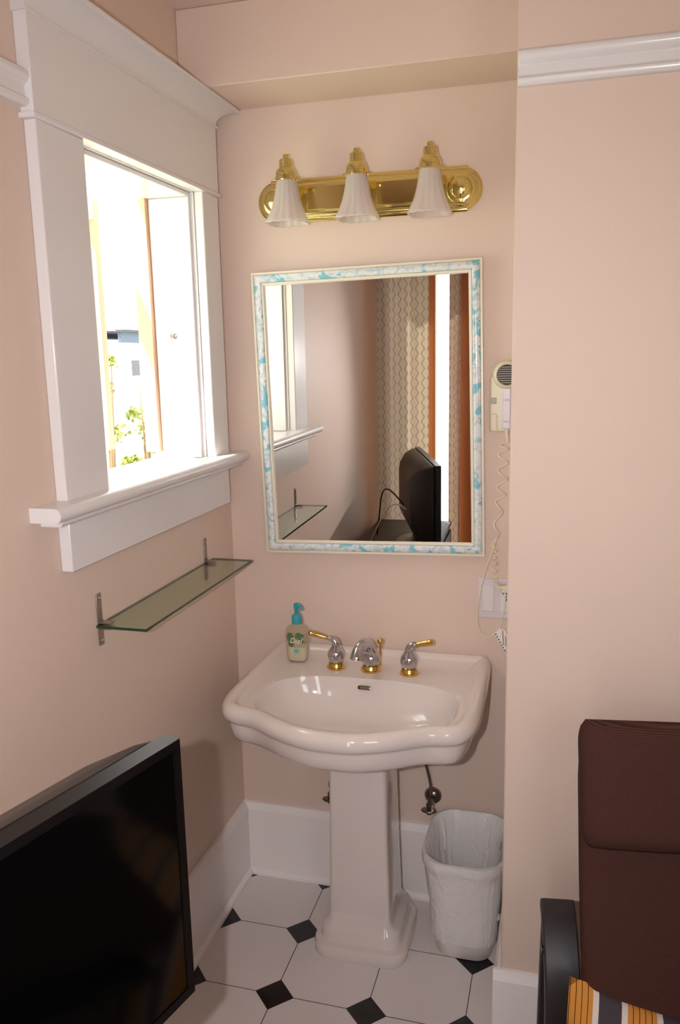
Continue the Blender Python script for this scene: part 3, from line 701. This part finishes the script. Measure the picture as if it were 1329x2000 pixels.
for i, (z, g) in enumerate(levels):
    base_r = binring(max(0, min(z, HB)), g, 24); ring = []
    for k, p_ in enumerate(base_r):
        v = Vector(p_); c = Vector((bnx, bny, z)); d = (v-c).normalized()
        inside = i < 7
        amp = .007 if inside else (.0015 if i < 13 else .0055)
        nn = noise.noise(Vector((k*.35, z*9, 3.1 if inside else 9.7)))+.5*noise.noise(Vector((k*.9, z*30, 1)))
        if inside: q_ = v-d*abs(nn)*amp*1.6
        else: q_ = v+d*abs(nn)*amp
        ring.append((q_.x, min(q_.y, -.0235), (z if i not in (0, len(levels)-1) else z+.012*noise.noise(Vector((k*.3, 0, i))))))
    rings.append(ring)
lg = mk('liner', loft(rings, True, False), liner_m, t, smooth=50)
mk('liner_knot', lathe([(.002, 0), (.009, .006), (.014, .014), (.010, .026), (.004, .034)], 10, (.8, -.215, .11)), liner_m, t, smooth=60)

# ------------------------------------------------------------------ television
P1 = Vector((.482, -1.317, 0)); tdir = Vector((-.25, -.968, 0)).normalized(); tn = Vector((-tdir.y, tdir.x, 0))   # tn faces the room
TVW, TZ0, TZ1 = .76, .764, 1.131
TM = Matrix.Translation((P1.x, P1.y, 0)) @ Matrix(((tdir.x, tn.x, 0, 0), (tdir.y, tn.y, 0, 0), (0, 0, 1, 0), (0, 0, 0, 1)))
tc_ = TM @ Vector((TVW/2, 0, 0))
tv = thing('television', (tc_.x, tc_.y, .70), 'black flat television with a glossy dark screen, standing at the left wall', 'television')
def T(g): return tr(g, TM)
mk('bezel', [T(box(0, TVW, -.024, .0015, TZ1-.013, TZ1)), T(box(0, TVW, -.024, .0015, TZ0, TZ0+.013)), T(box(0, .013, -.024, .0015, TZ0+.0135, TZ1-.0135)), T(box(TVW-.013, TVW, -.024, .0015, TZ0+.0135, TZ1-.0135))], black_mt, tv)
mk('screen', T(box(.0132, TVW-.0132, -.02, .0, TZ0+.0132, TZ1-.0132)), black_screen, tv)
bk = []
for yy, i_, t_ in ((-.027, .004, .004), (-.050, .02, .010), (-.085, .06, .025), (-.115, .12, .06), (-.125, .17, .09)):
    bk.append([(i_, yy, TZ0+t_), (TVW-i_, yy, TZ0+t_), (TVW-i_, yy, TZ1-t_), (TVW-i_-.02, yy, TZ1-t_+.002), (i_+.02, yy, TZ1-t_+.002), (i_, yy, TZ1-t_)])
mk('back_shell', T(loft(bk)), black_mt, tv, bevel=.006)
mk('stand', [T(box(TVW/2-.05, TVW/2+.05, -.075, -.035, .712, TZ0+.1)), T(prism([(TVW/2+.20*math.cos(a*PI/12), -.05+.11*math.sin(a*PI/12)) for a in range(24)], .701, .714, 'Z'))], black_gl, tv, bevel=.002)
for k in range(4): mk('back_port', T(box(.30+.03*k, .315+.03*k, -.128, -.124, .86, .875)), chrome, tv)
ch = thing('media_chest', (.27, -1.78, 0), 'low dark wooden chest under the television', 'chest')
mk('body', box(.035, .43, -2.25, -1.50, .06, .680), chest_m, ch, bevel=.003)
mk('top', box(.034, .44, -2.26, -1.49, .680, .700), chest_m, ch, bevel=.003)
for k in range(3): 
    dw = mk('drawer', box(.43, .442, -2.23, -1.52, .09+.195*k, .27+.195*k), chest_m, ch, bevel=.002)
    for y_ in (-2.05, -1.7): sub(dw, 'knob', lathe([(.006, 0), (.006, .012), (.013, .016), (.011, .024), (.002, .026)], 16, (.442, y_, .18+.195*k), 'X'), brushed, smooth=True)
for x_ in (.04, .38):
    for y_ in (-2.24, -1.55): mk('leg', box(x_, x_+.04, y_, y_+.04, 0, .06), chest_m, ch)
c1 = mk('cable', sweep(smooth_path([(.32, -1.62, .84), (.25, -1.62, .93), (.19, -1.66, .97), (.15, -1.72, .93), (.12, -1.80, .80), (.10, -1.85, .7035)], 8), .004, 8), cable_b, smooth=True)
tag(c1, 'black cable arching behind the television, seen in the mirror', 'cable', 'television cables')
c2 = mk('cable', sweep(smooth_path([(.33, -1.55, .86), (.27, -1.52, .92), (.21, -1.54, .90), (.15, -1.60, .80), (.10, -1.66, .7035)], 8), .0035, 8), plastic_i, smooth=True)
tag(c2, 'cream cable arching behind the television, seen in the mirror', 'cable', 'television cables')

# ------------------------------------------------------------------ armchair
ac = thing('armchair', (1.27, -1.0, 0), 'brown fabric high-back armchair with black-brown bentwood arms, at the right', 'armchair')
def cushion(name, cx, w_, path, th, parent, m=brown_fab, edge=.02):
    """soft slab following a yz path (front side), rounded all round"""
    P = smooth_path([(0, y_, z_) for y_, z_ in path], 6); n = len(P); rings = []; K = 40
    for i, p_ in enumerate(P):
        t_ = (P[min(i+1, n-1)]-P[max(i-1, 0)]).normalized(); nr = Vector((0, t_.z, -t_.y))
        f = i/(n-1); e = min(f, 1-f)*n; s_ = math.sqrt(max(.02, min(1, 1-(1-min(1, e/4))**2)))
        tt = th*(.35+.65*s_); ww = w_-.03*(1-s_); ring = []
        for k in range(K):
            a = 2*PI*k/K; c, s = math.cos(a), math.sin(a)
            u = ww/2*math.copysign(abs(c)**.32, c); v_ = tt/2*math.copysign(abs(s)**.55, s)*(1-.12*(abs(2*u/ww))**3)
            q_ = p_+Vector((u+cx, 0, 0))+nr*v_; ring.append(tuple(q_))
        rings.append(ring)
    return mk(name, loft(rings), m, parent, smooth=70)
acx = 1.270
cushion('backrest_cushion', acx, .574, [(-.90, .40), (-.855, .52), (-.80, .66), (-.765, .78), (-.725, .90)], .085, ac)
cushion('head_pillow', acx, .578, [(-.815, .742), (-.795, .80), (-.765, .88), (-.735, .945)], .12, ac)
cushion('seat_cushion', acx, .565, [(-1.42, .42), (-1.30, .43), (-1.10, .40), (-.93, .37)], .085, ac)
def strip(path, x0, x1, th):
    P = smooth_path([(0, y_, z_) for y_, z_ in path], 8); rings = []; n = len(P)
    for i, p_ in enumerate(P):
        t_ = (P[min(i+1, n-1)]-P[max(i-1, 0)]).normalized(); nr = Vector((0, -t_.z, t_.y))
        a, b = p_-nr*th/2, p_+nr*th/2
        rings.append([(x0, a.y, a.z), (x1, a.y, a.z), (x1, b.y, b.z), (x0, b.y, b.z)])
    return loft(rings)
for x0, x1 in ((.926, .990), (1.551, 1.615)):
    ar = mk('arm_frame', [strip([(-.705, .548), (-.735, .535), (-.768, .508), (-.797, .472), (-.815, .43), (-.824, .37), (-.828, .20), (-.828, .012)], x0, x1, .024), strip([(-.64, .02), (-.65, .25), (-.67, .45), (-.688, .535)], x0+.008, x1, .02)], darkwood, ac, bevel=.003)
    sx_ = x0-.003 if x0 < 1.2 else x1
    sub(ar, 'bolt', lathe([(.008, 0), (.008, .003)], 14, (sx_, -.772, .495), 'X'), black_gl, smooth=True)
mk('arm_frame', [strip([(-1.40, .33), (-1.1, .31), (-.88, .28)], .989, 1.552, .02), box(.989, 1.552, -1.385, -1.36, .02, .32)], darkwood, ac)
for x_ in (1.0, 1.5): mk('back_frame', strip([(-.86, .35), (-.795, .50), (-.735, .70), (-.69, .86)], x_, x_+.04, .02), darkwood, ac, bevel=.002)

piv = Vector((.99, -.74, 0)); ang = math.radians(8)
ac.location = piv+Matrix.Rotation(ang, 3, 'Z') @ (Vector((1.27, -1.0, 0))-piv); ac.rotation_euler = (0, 0, ang)

# striped throw pillow
def pillow():
    n = 28; V = []; F = []; UVs = []
    hw_, hh_ = .24, .22
    def P_(s, t_, side):
        e = (max(0, 1-abs(s)**2.6)*max(0, 1-abs(t_)**2.6))**.55
        k = 1-.07*(1-abs(s))*abs(t_)**2 ; k2 = 1-.07*(1-abs(t_))*abs(s)**2
        return Vector((s*hw_*k2, side*.062*e, t_*hh_*k))
    idx = {}
    for side in (-1, 1):
        for i in range(n+1):
            for j in range(n+1):
                s, t_ = -1+2*i/n, -1+2*j/n
                bd = i in (0, n) or j in (0, n)
                key = (0 if bd else side, i, j)
                if key not in idx: idx[key] = len(V); V.append(P_(s, t_, side)); UVs.append((s*hw_+.247+.0, t_*hh_))
        for i in range(n):
            for j in range(n):
                q_ = []
                for a, b in ((i, j), (i+1, j), (i+1, j+1), (i, j+1)):
                    bd = a in (0, n) or b in (0, n); q_.append(idx[(0 if bd else side, a, b)])
                F.append(tuple(q_))
    return V, F, UVs
V, F, UVs = pillow()
PM = Matrix.Translation((1.190, -.985, .302)) @ Matrix.Rotation(math.radians(8), 4, 'Y') @ Matrix.Rotation(math.radians(-30), 4, 'X')
pl = mk('throw_pillow', ([tuple(PM @ v) for v in V], F), stripe_m, smooth=80, loc=(1.190, -.985, .302))
uvl = pl.data.uv_layers.new(name='UVMap')
for lp in pl.data.loops: uvl.data[lp.index].uv = UVs[lp.vertex_index]
tag(pl, 'cushion with orange, white and charcoal stripes lying on the brown armchair', 'cushion')
